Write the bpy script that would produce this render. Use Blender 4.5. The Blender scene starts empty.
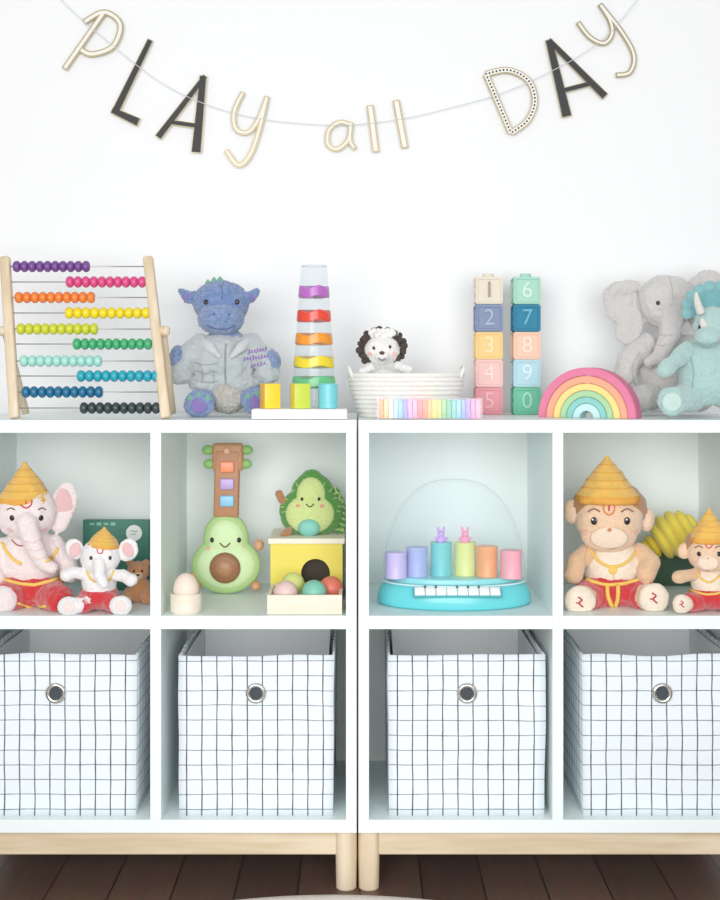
import bpy,bmesh,math,random
from mathutils import Vector,Matrix,noise
from mathutils.bvhtree import BVHTree
import numpy as np
random.seed(3)
CD=2.28;FP=1302.;ZC=.928;HY=365.
ZT=.8317;ZM=.4885;ZB=.1313
def S(y):return (CD+y)/FP
def W(px,py,y):
    s=S(y);return Vector(((px-360)*s,y,ZC-(py-HY)*s))
CAM=Vector((0,-CD,ZC))
col=bpy.context.scene.collection
def link(o):col.objects.link(o);return o
# ---------- materials
def lin(h):
    h=h.lstrip('#');r=[int(h[i:i+2],16)/255 for i in (0,2,4)]
    return tuple([(c/12.92 if c<=.04045 else ((c+.055)/1.055)**2.4) for c in r]+[1])
MC={}
def M(hexc,rough=.5,metal=0,bump=0,bs=200,var=0,vs=40,sheen=0,col2=None,coat=0):
    k=(hexc,rough,metal,bump,bs,var,vs,sheen,col2,coat)
    if k in MC:return MC[k]
    m=bpy.data.materials.new('mat_'+hexc.strip('#'));m.use_nodes=True
    nt=m.node_tree;b=nt.nodes['Principled BSDF']
    b.inputs['Base Color'].default_value=lin(hexc);b.inputs['Roughness'].default_value=rough
    b.inputs['Metallic'].default_value=metal
    if coat:b.inputs['Coat Weight'].default_value=coat
    if sheen:b.inputs['Sheen Weight'].default_value=sheen;b.inputs['Specular IOR Level'].default_value=.1
    tc=nt.nodes.new('ShaderNodeTexCoord')
    if var or col2:
        n=nt.nodes.new('ShaderNodeTexNoise');n.inputs['Scale'].default_value=vs;n.inputs['Detail'].default_value=4
        nt.links.new(tc.outputs['Object'],n.inputs['Vector'])
        r=nt.nodes.new('ShaderNodeValToRGB');nt.links.new(n.outputs['Fac'],r.inputs['Fac'])
        r.color_ramp.elements[0].position=.35;r.color_ramp.elements[1].position=.65
        c=lin(hexc)
        if col2:r.color_ramp.elements[0].color=c;r.color_ramp.elements[1].color=lin(col2)
        else:
            r.color_ramp.elements[0].color=tuple([x*(1-var) for x in c[:3]]+[1]);r.color_ramp.elements[1].color=c
        nt.links.new(r.outputs['Color'],b.inputs['Base Color'])
    if bump:
        n=nt.nodes.new('ShaderNodeTexNoise');n.inputs['Scale'].default_value=bs;n.inputs['Detail'].default_value=3
        nt.links.new(tc.outputs['Object'],n.inputs['Vector'])
        bp=nt.nodes.new('ShaderNodeBump');bp.inputs['Strength'].default_value=bump;bp.inputs['Distance'].default_value=.003
        nt.links.new(n.outputs['Fac'],bp.inputs['Height']);nt.links.new(bp.outputs['Normal'],b.inputs['Normal'])
    MC[k]=m;return m
def PL(h,**k):return M(h,rough=1,bump=.65,bs=520,var=.09,vs=200,sheen=.6,**k)
def wood(h,h2,sc=6,axis=2):
    m=bpy.data.materials.new('wood_'+h.strip('#'));m.use_nodes=True;nt=m.node_tree;b=nt.nodes['Principled BSDF']
    tc=nt.nodes.new('ShaderNodeTexCoord');mp=nt.nodes.new('ShaderNodeMapping')
    v=[60,60,60];v[axis]=sc;mp.inputs['Scale'].default_value=v
    n=nt.nodes.new('ShaderNodeTexNoise');n.inputs['Scale'].default_value=1;n.inputs['Detail'].default_value=4
    r=nt.nodes.new('ShaderNodeValToRGB');r.color_ramp.elements[0].color=lin(h);r.color_ramp.elements[1].color=lin(h2)
    r.color_ramp.elements[0].position=.35;r.color_ramp.elements[1].position=.65
    nt.links.new(tc.outputs['Object'],mp.inputs['Vector']);nt.links.new(mp.outputs['Vector'],n.inputs['Vector'])
    nt.links.new(n.outputs['Fac'],r.inputs['Fac']);nt.links.new(r.outputs['Color'],b.inputs['Base Color'])
    b.inputs['Roughness'].default_value=.5;return m
def clear(tint='#fdfeff',edge=.5,name='clear_plastic',haze=0,pw=5,white=0):
    m=bpy.data.materials.new(name);m.use_nodes=True;nt=m.node_tree;nt.nodes.clear()
    o=nt.nodes.new('ShaderNodeOutputMaterial');t=nt.nodes.new('ShaderNodeBsdfTransparent');g=nt.nodes.new('ShaderNodeBsdfGlossy')
    f=nt.nodes.new('ShaderNodeLayerWeight');f.inputs['Blend'].default_value=.5;mx=nt.nodes.new('ShaderNodeMixShader')
    p=nt.nodes.new('ShaderNodeMath');p.operation='POWER';p.inputs[1].default_value=pw;nt.links.new(f.outputs['Facing'],p.inputs[0])
    ml=nt.nodes.new('ShaderNodeMath');ml.operation='MULTIPLY_ADD';ml.inputs[1].default_value=edge;ml.inputs[2].default_value=.02;nt.links.new(p.outputs[0],ml.inputs[0])
    t.inputs['Color'].default_value=lin(tint);g.inputs['Roughness'].default_value=.06;g.inputs['Color'].default_value=(1,1,1,1)
    sh=g.outputs[0]
    d=nt.nodes.new('ShaderNodeBsdfDiffuse');d.inputs[0].default_value=(.97,.99,1,1)
    if white:
        m3=nt.nodes.new('ShaderNodeMixShader');m3.inputs[0].default_value=white;nt.links.new(sh,m3.inputs[1]);nt.links.new(d.outputs[0],m3.inputs[2]);sh=m3.outputs[0]  # white diffuse mixed into the edge, a painted rim highlight
    nt.links.new(ml.outputs[0],mx.inputs[0]);nt.links.new(t.outputs[0],mx.inputs[1]);nt.links.new(sh,mx.inputs[2])
    out=mx.outputs[0]
    if haze:
        m2=nt.nodes.new('ShaderNodeMixShader');m2.inputs[0].default_value=haze
        nt.links.new(out,m2.inputs[1]);nt.links.new(d.outputs[0],m2.inputs[2]);out=m2.outputs[0]
    nt.links.new(out,o.inputs[0]);return m
CLEAR=clear(haze=.1,tint='#f4f9fb')
BIRCH=wood('#e4d1b4','#d3bc99')
BIRCHX=wood('#e0cdb0','#cfb894',axis=0)
PALE=wood('#f2e9d9','#e8dcc4',axis=0)
BLACK=M('#1a1615',rough=.3)
GOLD=M('#9f9067',rough=.35,metal=.5)
CREAM=M('#f1eee6',rough=.6)
# ---------- mesh helpers
def fin(name,bm,mats,parent=None,smooth=True,loc=None,label=None):
    me=bpy.data.meshes.new(name);bmesh.ops.recalc_face_normals(bm,faces=bm.faces[:]);bm.to_mesh(me);bm.free()
    if not isinstance(mats,(list,tuple)):mats=[mats]
    for m in mats:me.materials.append(m)
    if smooth:
        for p in me.polygons:p.use_smooth=True
    o=link(bpy.data.objects.new(name,me))
    if parent:o.parent=parent
    if loc is not None:o.location=loc
    if smooth=='auto':me.set_sharp_from_angle(angle=math.radians(35))
    if label:o['label']=label
    return o
def tag(o,label,cat,group=None):
    o['label']=label;o['category']=cat
    if group:o['group']=group
    return o
def a_box(bm,c,sz,bev=0,mi=0,seg=2,R=None):
    t=bmesh.new();bmesh.ops.create_cube(t,size=1)
    bmesh.ops.scale(t,vec=sz,verts=t.verts)
    if bev:bmesh.ops.bevel(t,geom=t.edges[:],offset=bev,segments=seg,affect='EDGES',profile=.5)
    if R is not None:bmesh.ops.transform(t,matrix=R,verts=t.verts)
    bmesh.ops.translate(t,vec=c,verts=t.verts)
    merge(bm,t,mi)
def merge(bm,t,mi=None):
    mp={}
    for v in t.verts:mp[v]=bm.verts.new(v.co)
    for f in t.faces:
        try:
            nf=bm.faces.new([mp[v] for v in f.verts]);nf.material_index=f.material_index if mi is None else mi
        except ValueError:pass
    t.free()
def a_sph(bm,c,r,mi=0,R=None,sub=3):
    if not isinstance(r,(tuple,list)):r=(r,r,r)
    t=bmesh.new();bmesh.ops.create_icosphere(t,subdivisions=sub,radius=1)
    mt=Matrix.Diagonal((*r,1))
    if R is not None:mt=R.to_4x4()@mt
    bmesh.ops.transform(t,matrix=Matrix.Translation(c)@mt,verts=t.verts);merge(bm,t,mi)
def a_lathe(bm,prof,c=(0,0,0),seg=36,sy=1,R=None,mi=0,wave=0,nw=0):
    t=bmesh.new();rings=[]
    for q in prof:
        r,z=q[0],q[1];ring=[];wv=wave*q[3] if len(q)>3 else 0
        for i in range(seg):
            a=2*math.pi*i/seg
            ring.append(t.verts.new((r*math.cos(a),r*math.sin(a)*sy,z+wv*math.sin(a*nw))))
        rings.append(ring)
    for k in range(len(rings)-1):
        m=prof[k][2] if len(prof[k])>2 else mi
        for i in range(seg):
            j=(i+1)%seg
            f=t.faces.new([rings[k][i],rings[k][j],rings[k+1][j],rings[k+1][i]]);f.material_index=m
    bmesh.ops.remove_doubles(t,verts=t.verts,dist=1e-6)
    if R is not None:bmesh.ops.transform(t,matrix=R.to_4x4(),verts=t.verts)
    bmesh.ops.translate(t,vec=c,verts=t.verts);merge(bm,t)
def a_cyl(bm,c,r,h,bev=.001,mi=0,R=None,seg=28,sy=1):
    a_lathe(bm,[(0,0),(r-bev,0),(r,bev),(r,h-bev),(r-bev,h),(0,h)],c,seg,sy,R,mi)
def a_tube(bm,pts,rad,mi=0,seg=8):
    pts=[Vector(p) for p in pts];n=len(pts)
    if not isinstance(rad,(list,tuple)):rad=[rad]*n
    t=bmesh.new();rings=[];up=None
    for i,p in enumerate(pts):
        d=(pts[min(i+1,n-1)]-pts[max(i-1,0)]).normalized()
        if up is None:up=d.orthogonal().normalized()
        up=(up-d*up.dot(d)).normalized();sd=d.cross(up)
        rings.append([t.verts.new(p+(up*math.cos(2*math.pi*k/seg)+sd*math.sin(2*math.pi*k/seg))*rad[i]) for k in range(seg)])
    for i in range(n-1):
        for k in range(seg):
            j=(k+1)%seg;t.faces.new([rings[i][k],rings[i][j],rings[i+1][j],rings[i+1][k]])
    t.faces.new(rings[0]);t.faces.new(rings[-1][::-1]);merge(bm,t,mi)
def cat(pts,n=6,closed=False):
    pts=[Vector(p) for p in pts];N=len(pts);out=[]
    rng=range(N if closed else N-1)
    for i in rng:
        g=lambda k:pts[k%N] if closed else pts[max(0,min(N-1,k))]
        p0,p1,p2,p3=g(i-1),g(i),g(i+1),g(i+2)
        for k in range(n):
            u=k/n;out.append(.5*((2*p1)+(p2-p0)*u+(2*p0-5*p1+4*p2-p3)*u*u+(3*p1-p0-3*p2+p3)*u**3))
    out.append(pts[0] if closed else pts[-1]);return out
def a_ribbon(bm,pts,w,ya,yb,mi=0):
    n=len(pts);ws=w if isinstance(w,list) else [w]*n;t=bmesh.new();R=[]
    for i in range(n):
        p=pts[i];d=(pts[min(i+1,n-1)]-pts[max(i-1,0)])
        d=Vector((d[0],d[1])).normalized();nn=Vector((-d.y,d.x))*ws[i]/2
        R.append([t.verts.new((p[0]+nn.x,ya,p[1]+nn.y)),t.verts.new((p[0]-nn.x,ya,p[1]-nn.y)),
                  t.verts.new((p[0]-nn.x,yb,p[1]-nn.y)),t.verts.new((p[0]+nn.x,yb,p[1]+nn.y))])
    for i in range(n-1):
        for k in range(4):
            j=(k+1)%4;t.faces.new([R[i][k],R[i][j],R[i+1][j],R[i+1][k]])
    t.faces.new(R[0]);t.faces.new(R[-1][::-1]);merge(bm,t,mi)
def text_bm(s,size,depth,off=0):
    c=bpy.data.curves.new('txt','FONT');c.body=s;c.size=size;c.extrude=depth/2;c.align_x='CENTER';c.align_y='CENTER';c.offset=off
    o=link(bpy.data.objects.new('txt',c));dg=bpy.context.evaluated_depsgraph_get()
    me=bpy.data.meshes.new_from_object(o.evaluated_get(dg));bm=bmesh.new();bm.from_mesh(me)
    bmesh.ops.transform(bm,matrix=Matrix.Rotation(math.pi/2,4,'X'),verts=bm.verts)
    bpy.data.objects.remove(o);bpy.data.curves.remove(c);bpy.data.meshes.remove(me);return bm
class Fr:
    def __init__(s,name,px,y,z,label,category,group=None,rot=0):
        s.y=y;s.s=S(y);s.o=Vector(((px-360)*S(y),y,z));s.px=px
        e=bpy.data.objects.new(name,None);e.empty_display_size=.03;link(e);e.location=s.o;e.rotation_euler=(0,0,math.radians(rot));s.root=e
        tag(e,label,category,group)
    def P(s,px,py,d=0):return W(px,py,s.y-d*s.s)-s.o
    def fin(s,name,bm,mats,smooth=True,label=None,parent=None):return fin(name,bm,mats,parent or s.root,smooth,None,label)
def blob(F,name,prims,mats,vox=1.5,sm=6,clamp=True,label=None,fuzz=.35,lump=.75):
    bm=bmesh.new();cl=[]
    for p in prims:
        if p[0]=='e':
            _,px,py,d,rx,rz,ry,mi=p[:8];rot=p[8] if len(p)>8 else 0
            c=F.P(px,py,d);R=Matrix.Rotation(math.radians(rot),3,'Y');r=(rx*F.s,ry*F.s,rz*F.s)
            a_sph(bm,c,r,0,R);cl.append((c,R,r,mi))
        else:
            _,pts,rs,mi=p;L=[F.P(*q) for q in pts]
            for i in range(len(L)-1):
                n=max(2,int((L[i+1]-L[i]).length/(.3*min(rs[i],rs[i+1])*F.s))+1)
                for k in range(n+1):
                    u=k/n;c=L[i].lerp(L[i+1],u);r=(rs[i]*(1-u)+rs[i+1]*u)*F.s
                    a_sph(bm,c,r,0,None,2);cl.append((c,Matrix.Identity(3),(r,r,r),mi))
    me=bpy.data.meshes.new('tmp');bm.to_mesh(me);bm.free();o=link(bpy.data.objects.new('tmp',me))
    m=o.modifiers.new('r','REMESH');m.mode='VOXEL';m.voxel_size=vox*.65*F.s
    m=o.modifiers.new('s','SMOOTH');m.factor=.5;m.iterations=sm+1
    dg=bpy.context.evaluated_depsgraph_get();me2=bpy.data.meshes.new_from_object(o.evaluated_get(dg))
    bpy.data.objects.remove(o);bpy.data.meshes.remove(me);me2.name=name;me2.materials.clear()
    for mt in mats:me2.materials.append(mt)
    nf=len(me2.polygons);cen=np.empty(nf*3);me2.polygons.foreach_get('center',cen);cen=cen.reshape(-1,3)
    best=np.full(nf,1e9);idx=np.zeros(nf,dtype=np.int32)
    for c,R,r,mi in cl:
        q=(cen-np.array(c))@np.array(R)/np.array(r);f=(np.linalg.norm(q,axis=1)-1)*min(r)
        k=f<best;best[k]=f[k];idx[k]=mi
    me2.polygons.foreach_set('material_index',idx);me2.polygons.foreach_set('use_smooth',[True]*nf)
    nn=[v.normal.copy() for v in me2.vertices]
    for v,n_ in zip(me2.vertices,nn):
        h=lump*noise.noise(v.co*45)*1.4+fuzz*(random.random()-.5)*1.1+lump*noise.noise(v.co*110)*.5+fuzz*noise.noise(v.co*320)*.8
        v.co+=n_*h*F.s
        if clamp and v.co.z<.0006:v.co.z=.0006
    ob=link(bpy.data.objects.new(name,me2));ob.parent=F.root
    if label:ob['label']=label
    F.bvh=BVHTree.FromPolygons([v.co for v in me2.vertices],[tuple(p.vertices) for p in me2.polygons])
    return F.bvh
def hit(F,bv,px,py):
    o=CAM-F.o;d=(W(px,py,0)-CAM).normalized();h=bv.ray_cast(o,d)
    if h[0] is None:
        p=F.P(px,py,10);h=bv.find_nearest(p)
    n=h[1]
    if n.dot(d)>0:n=-n
    return h[0],n
def nhit(F,bv,px,py):
    n=Vector();p,_=hit(F,bv,px,py)
    for dx,dy in ((0,0),(2,0),(-2,0),(0,2),(0,-2)):n+=hit(F,bv,px+dx,py+dy)[1]
    return p,n.normalized()
def feat(F,bv,name,px,py,rx,rz,mat,th=.5,rot=0,label=None,up=0):
    p,n=nhit(F,bv,px,py);z=Vector((0,0,1));z=(z-n*z.dot(n)).normalized();x=z.cross(n)*-1
    R=Matrix((x,-n,z)).transposed()@Matrix.Rotation(math.radians(rot),3,'Y')
    bm=bmesh.new();a_sph(bm,p+n*up*F.s,(rx*F.s,min(rx,rz)*th*F.s,rz*F.s),0,R)
    return F.fin(name,bm,mat,label=label)
def stroke(F,bv,name,pts,r,mat,sm=True,n=5,label=None):
    q=[Vector((a,b)) for a,b in pts];q=cat(q,n) if sm else q
    L=[]
    for a in q:
        p,nn=hit(F,bv,a[0],a[1]);L.append(p+nn*r*.45*F.s)
    bm=bmesh.new();a_tube(bm,L,r*F.s,0,6);return F.fin(name,bm,mat,label=label)
def thing(name,bm,mats,loc,label,category,group=None,smooth=True,rot=0):
    o=fin(name,bm,mats,None,smooth,loc);o.rotation_euler=(0,0,math.radians(rot));return tag(o,label,category,group)
# ---------- setting
def plane_box(name,c,sz,mat):
    bm=bmesh.new();a_box(bm,(0,0,0),sz);o=fin(name,bm,mat,None,False,c);o['kind']='structure';return o
WALLM=M('#f5f6f7',rough=.9,bump=.03,bs=60)
plane_box('wall_back',(0,.415,1.3),(6,.1,2.6),WALLM)
fm=bpy.data.materials.new('dark_plank_floor');fm.use_nodes=True;nt=fm.node_tree;b=nt.nodes['Principled BSDF']
tc=nt.nodes.new('ShaderNodeTexCoord');mp=nt.nodes.new('ShaderNodeMapping');mp.inputs['Rotation'].default_value=(0,0,math.pi/2)
br=nt.nodes.new('ShaderNodeTexBrick');br.inputs['Scale'].default_value=1;br.inputs['Brick Width'].default_value=.9;br.inputs['Row Height'].default_value=.11
br.inputs['Mortar Size'].default_value=.0018;br.inputs['Color1'].default_value=lin('#6a5045');br.inputs['Color2'].default_value=lin('#553f37');br.inputs['Mortar'].default_value=lin('#2a1d18')
n2=nt.nodes.new('ShaderNodeTexNoise');mp2=nt.nodes.new('ShaderNodeMapping');mp2.inputs['Scale'].default_value=(90,4,1)
n2.inputs['Scale'].default_value=1;n2.inputs['Detail'].default_value=5
mx=nt.nodes.new('ShaderNodeMix');mx.data_type='RGBA';mx.blend_type='MULTIPLY';mx.inputs[0].default_value=.5
nt.links.new(tc.outputs['Object'],mp.inputs[0]);nt.links.new(mp.outputs[0],br.inputs[0]);nt.links.new(tc.outputs['Object'],mp2.inputs[0]);nt.links.new(mp2.outputs[0],n2.inputs['Vector'])
nt.links.new(br.outputs['Color'],mx.inputs[6]);nt.links.new(n2.outputs['Color'],mx.inputs[7]);nt.links.new(mx.outputs[2],b.inputs['Base Color']);b.inputs['Roughness'].default_value=.4
plane_box('floor',(0,-1.6,-.05),(6,4.1,.1),fm)
plane_box('baseboard_back',(0,.3585,.04),(6,.012,.08),M('#eef1f2'))
bm=bmesh.new();a_lathe(bm,[(0,0),(.65,0,0),(.655,.004,0),(.65,.009,1),(.635,.0095,1),(0,.0095,1)],seg=96)
thing('round_rug',bm,[M('#c9b8a4',rough=.9),M('#e9e4de',rough=.95,bump=.5,bs=150)],(-.045,-.672,.0005),'large round off-white rug with a tan edge on the floor','rug')
# ---------- shelf units
WH=M('#e9f4f3',rough=.4)
WB=M('#f3faf7',rough=.6)
def unit(pl,pr,pd,label):
    xl=W(pl,0,0).x;xr=W(pr,0,0).x;xd=W(pd,0,0).x;D=.35;t=.0185
    e=bpy.data.objects.new('shelf_unit',None);link(e);cx=(xl+xr)/2;e.location=(cx,0,0);tag(e,label,'shelf unit','white cube shelf units')
    def pb(name,x0,x1,z0,z1,y0=0,y1=D,mat=WH,bev=.0008):
        bm=bmesh.new();a_box(bm,((x0+x1)/2-cx,(y0+y1)/2,(z0+z1)/2),(x1-x0,y1-y0,z1-z0),bev);return fin(name,bm,mat,e,False)
    zb=.1085
    pb('side_panel',xl,xl+t,zb+.0228,ZT-.0225);pb('side_panel',xr-t,xr,zb+.0228,ZT-.0225)
    pb('top_panel',xl,xr,ZT-.0225,ZT);pb('bottom_panel',xl,xr,zb,ZB)
    pb('divider',xd-.0095,xd+.0095,ZB,ZT-.0225,.001,D-.006)
    pb('shelf',xl+t,xd-.0095,ZM-.0235,ZM,.0015,D-.006);pb('shelf',xd+.0095,xr-t,ZM-.0235,ZM,.0015,D-.006)
    pb('back_panel',xl+t,xr-t,ZB,ZT-.0225,D-.006,D,WB,0)
    for x in (xl+.0185,xr-.0185):
        for y in (.032,D-.032):
            bm=bmesh.new();a_lathe(bm,[(0,0),(.0165,0),(.018,.002),(.0188,.06),(.0188,zb),(0,zb)],(x-cx,y,0));fin('leg',bm,BIRCH,e,'auto')
    for y in (.034,D-.034):pb('rail',xl+.036,xr-.036,.061,zb,y-.009,y+.009,BIRCHX,.002)
    for x in (xl+.0185,xr-.0185):pb('rail',x-.01,x+.01,.061,zb,.05,D-.05,BIRCH,.002)
unit(-45.5,356.6,155.5,'white cube shelf unit with birch legs, elephant toys inside')
unit(358.4,760,558,'white cube shelf unit with birch legs, monkey toys inside')
# ---------- fabric boxes
gm=bpy.data.materials.new('grid_fabric');gm.use_nodes=True;nt=gm.node_tree;b=nt.nodes['Principled BSDF'];b.inputs['Roughness'].default_value=.9
def nd(t,**k):
    n=nt.nodes.new(t)
    for a,v in k.items():setattr(n,a,v)
    return n
def mth(op,a,bb=None):
    n=nd('ShaderNodeMath',operation=op)
    for i,v in enumerate((a,bb)):
        if v is None:continue
        if isinstance(v,(int,float)):n.inputs[i].default_value=v
        else:nt.links.new(v,n.inputs[i])
    return n.outputs[0]
tc=nd('ShaderNodeTexCoord');nz=nd('ShaderNodeTexNoise');nz.inputs['Scale'].default_value=12;nt.links.new(tc.outputs['Object'],nz.inputs['Vector'])
vm=nd('ShaderNodeVectorMath',operation='MULTIPLY_ADD');nt.links.new(nz.outputs['Color'],vm.inputs[0]);vm.inputs[1].default_value=(.0042,.0042,.0042);nt.links.new(tc.outputs['Object'],vm.inputs[2])
sp=nd('ShaderNodeSeparateXYZ');nt.links.new(vm.outputs[0],sp.inputs[0]);ge=nd('ShaderNodeNewGeometry');sn=nd('ShaderNodeSeparateXYZ');nt.links.new(ge.outputs['Normal'],sn.inputs[0])
nz2=nd('ShaderNodeTexNoise');nz2.inputs['Scale'].default_value=30;nt.links.new(tc.outputs['Object'],nz2.inputs['Vector'])
lines=None
for i,(sp_,w) in enumerate(((.0268,.044),(.0268,.044),(.0262,.034))):
    f=mth('FRACT',mth('DIVIDE',sp.outputs[i],sp_));a=mth('ABSOLUTE',mth('SUBTRACT',f,.5))
    wn=mth('ADD',mth('MULTIPLY',nz2.outputs['Fac'],.04),w-.022);l=mth('LESS_THAN',a,wn)
    m_=mth('LESS_THAN',mth('ABSOLUTE',sn.outputs[i]),.6);l=mth('MULTIPLY',l,m_)
    l=mth('MULTIPLY',l,.75 if i==2 else .95)
    lines=l if lines is None else mth('MAXIMUM',lines,l)
mx=nd('ShaderNodeMix',data_type='RGBA');nt.links.new(lines,mx.inputs[0]);mx.inputs[6].default_value=lin('#e4edf3');mx.inputs[7].default_value=lin('#333c45')
nt.links.new(mx.outputs[2],b.inputs['Base Color'])
LIN=M('#f2f6f8',rough=.95,bump=.1,bs=100)
RING=M('#c4c2bc',rough=.22,metal=.95)
def fbox(pl,pr,ppx,label):
    y0=.022;D=.305;F=Fr('storage_box',(pl+pr)/2,y0,ZB,label,'storage box','grid fabric storage boxes')
    w=(pr-pl)*S(y0);H=.283;th=.004
    def wall(bm,c,sz):
        t=bmesh.new();bmesh.ops.create_cube(t,size=1);bmesh.ops.scale(t,vec=sz,verts=t.verts);bmesh.ops.translate(t,vec=c,verts=t.verts)
        bmesh.ops.subdivide_edges(t,edges=[e for e in t.edges if e.calc_length()>.05],cuts=12,use_grid_fill=True);merge(bm,t,0)
    bm=bmesh.new()
    wall(bm,(0,th/2,H/2),(w,th,H));wall(bm,(0,D-th/2,H/2),(w,th,H))
    wall(bm,(-w/2+th/2,D/2,H/2),(th,D-2*th,H));wall(bm,(w/2-th/2,D/2,H/2),(th,D-2*th,H))
    wall(bm,(0,D/2,.003),(w-2*th,D-2*th,.004))
    sd=Vector((pl,0,0))
    for v in bm.verts:
        k=v.co.z/H;v.co.x*=.985+.015*k
        q=noise.noise(v.co*9+sd);q2=noise.noise(v.co*9+sd+Vector((5,9,2)))
        if k>.02:v.co.x+=q*.004*k;v.co.y+=q2*.007*math.sin(k*3.14)+.001
        if k>.95:v.co.z+=noise.noise(v.co*12+sd)*.005
    F.fin('box_body',bm,gm,True)
    bm=bmesh.new();i=th+.006
    for c,sz in (((0,i,H/2),(w-.025,.001,H-.012)),((0,D-i,H/2),(w-.025,.001,H-.012)),((-w/2+i+.0015,D/2,H/2),(.001,D-.023,H-.012)),((w/2-i-.0015,D/2,H/2),(.001,D-.023,H-.012)),((0,D/2,.009),(w-.023,D-.023,.002))):a_box(bm,c,sz)
    F.fin('box_lining',bm,LIN,False,label='plain pale grey lining')
    g=F.P(ppx,693,0);RX=Matrix.Rotation(math.pi/2,3,'X')
    bm=bmesh.new();r1=10.3*F.s;r0=6*F.s;rm=(r1+r0)/2;hw=(r1-r0)/2
    a_lathe(bm,[(rm+hw*math.cos(a),.0035*math.sin(a)) for a in [k*math.pi/6 for k in range(13)]],(g.x,-.0025,g.z),32,1,RX)
    F.fin('eyelet',bm,RING,label='round metal eyelet handle')
    bm=bmesh.new();a_cyl(bm,(g.x,.0025,g.z),r0*1.05,.0055,.0003,0,RX);F.fin('eyelet_shade_disc',bm,M('#333a40',rough=.8),'auto')  # solid dark disc, coloured as the shade inside the eyelet
for i,(a,b_,c,l) in enumerate(((-20,137,56,'under the elephant toys'),(178,334,256,'under the avocado toys'),(388,545.5,467,'under the toy piano'),(582,739,662,'under the monkey toys'))):
    fbox(a,b_,c,'white fabric box with black grid lines, '+l)
# ---------- garland
G=Fr('letter_garland',345,.352,1.3,'hanging wall garland of gold and black letters on white cord','garland')
def GP(a,b_):
    p=G.P(a,b_);return Vector((p.x,p.z))
sg=G.s
bm=bmesh.new();cp=cat([(55,-12),(64,3),(108,42),(160,82),(205,104),(250,117),(300,123.5),(350,125),(402,119),(450,108),(500,94),(550,72),(600,42),(636,2),(645,-12)],5)
a_tube(bm,[G.P(p[0],p[1],.2) for p in cp],.0007,0,6);G.fin('cord',bm,M('#d6d8dd',rough=.8))
BLK=M('#1f2123',rough=.6)
def letter(strokes,kind,label):
    bm=bmesh.new()
    for si,(pts,w,sm) in enumerate(strokes):
        ya=.003;e=si*.00025
        q=[GP(*p) for p in pts]
        if sm:q=cat(q,7)
        else:
            qq=[]
            for i in range(len(q)-1):qq+=[q[i].lerp(q[i+1],k/3) for k in range(3)]
            q=qq+[q[-1]]
        n=len(q)
        if kind=='black':
            ws=[w*sg*(.75+.35*(i/(n-1))) for i in range(n)] if w>5 else [w*sg]*n
            a_ribbon(bm,q,ws,ya-.001,.0003-e,0)
            k=.7*sg;L=q[:];L[0]=L[0]-(L[1]-L[0]).normalized()*k;L[-1]=L[-1]-(L[-2]-L[-1]).normalized()*k
            a_ribbon(bm,L,[x+1.4*sg for x in ws],ya,.0016-e*.1,1)
        elif kind=='gold':
            a_ribbon(bm,q,w*sg,ya,.0012-e*.1,0)
            k=1.2*sg;L=q[:];L[0]=L[0]+(L[1]-L[0]).normalized()*k;L[-1]=L[-1]+(L[-2]-L[-1]).normalized()*k
            a_ribbon(bm,L,(w-2.9)*sg,ya-.001-e,-.0000-e,1)
        else:
            a_ribbon(bm,q,w*sg,ya,.001-e,0);a_ribbon(bm,q,(w-2.2)*sg,ya-.001-e,-.0004-e,1)
            acc=0
            for i in range(n-1):
                L=(q[i+1]-q[i]).length
                while acc<=L:
                    p=q[i].lerp(q[i+1],acc/L);a_sph(bm,(p.x,-.0005-e,p.y),1.15*sg,2,None,1);acc+=3.6*sg
                acc-=L
    mats={'black':[BLK,GOLD],'gold':[GOLD,CREAM],'dot':[GOLD,CREAM,BLK]}[kind]
    G.fin('letter',bm,mats,False,label)
T=True
letter([([(64,69),(104,12)],6,0),([(84,22),(104,12),(120,24),(113,46),(92,54),(80,49)],6,T)],'gold','gold outlined letter P')
letter([([(150,40),(115,112)],6,0),([(112,110),(138,122)],7,0)],'black','black letter L')
letter([([(205,76),(158,137)],5.5,0),([(203,76),(196,152)],8,0),([(171,122),(199,126)],4,0)],'black','black letter A')
letter([([(243,92),(234,112),(236,129),(248,132),(258,120),(267,97)],5.2,T),([(267,96),(259,130),(250,155),(238,165),(226,150)],5.2,T)],'gold','gold outlined letter y')
letter([([(352,125),(340,122),(329,130),(328,144),(337,149),(348,140),(351,126)],5,T),([(351,122),(350,140),(355,149)],5,T)],'gold','small gold outlined letter a')
letter([([(370,105),(376,152)],7,0)],'gold','gold outlined letter l')
letter([([(396,100),(405,148)],7,0)],'gold','gold outlined letter l')
letter([([(486,74),(511,133)],6.5,0),([(486,74),(508,70),(528,80),(535,100),(528,120),(511,133)],6.5,T)],'dot','cream letter D with black dots')
letter([([(549,40),(567,116)],8,0),([(549,40),(605,96)],6,0),([(561,91),(592,83)],4,0)],'black','black letter A')
letter([([(578,22),(590,37),(604,43),(612,34),(610,20),(600,4)],5.2,T),([(600,4),(622,32),(634,55),(630,72),(616,75)],5.2,T)],'gold','gold outlined letter y')
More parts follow.
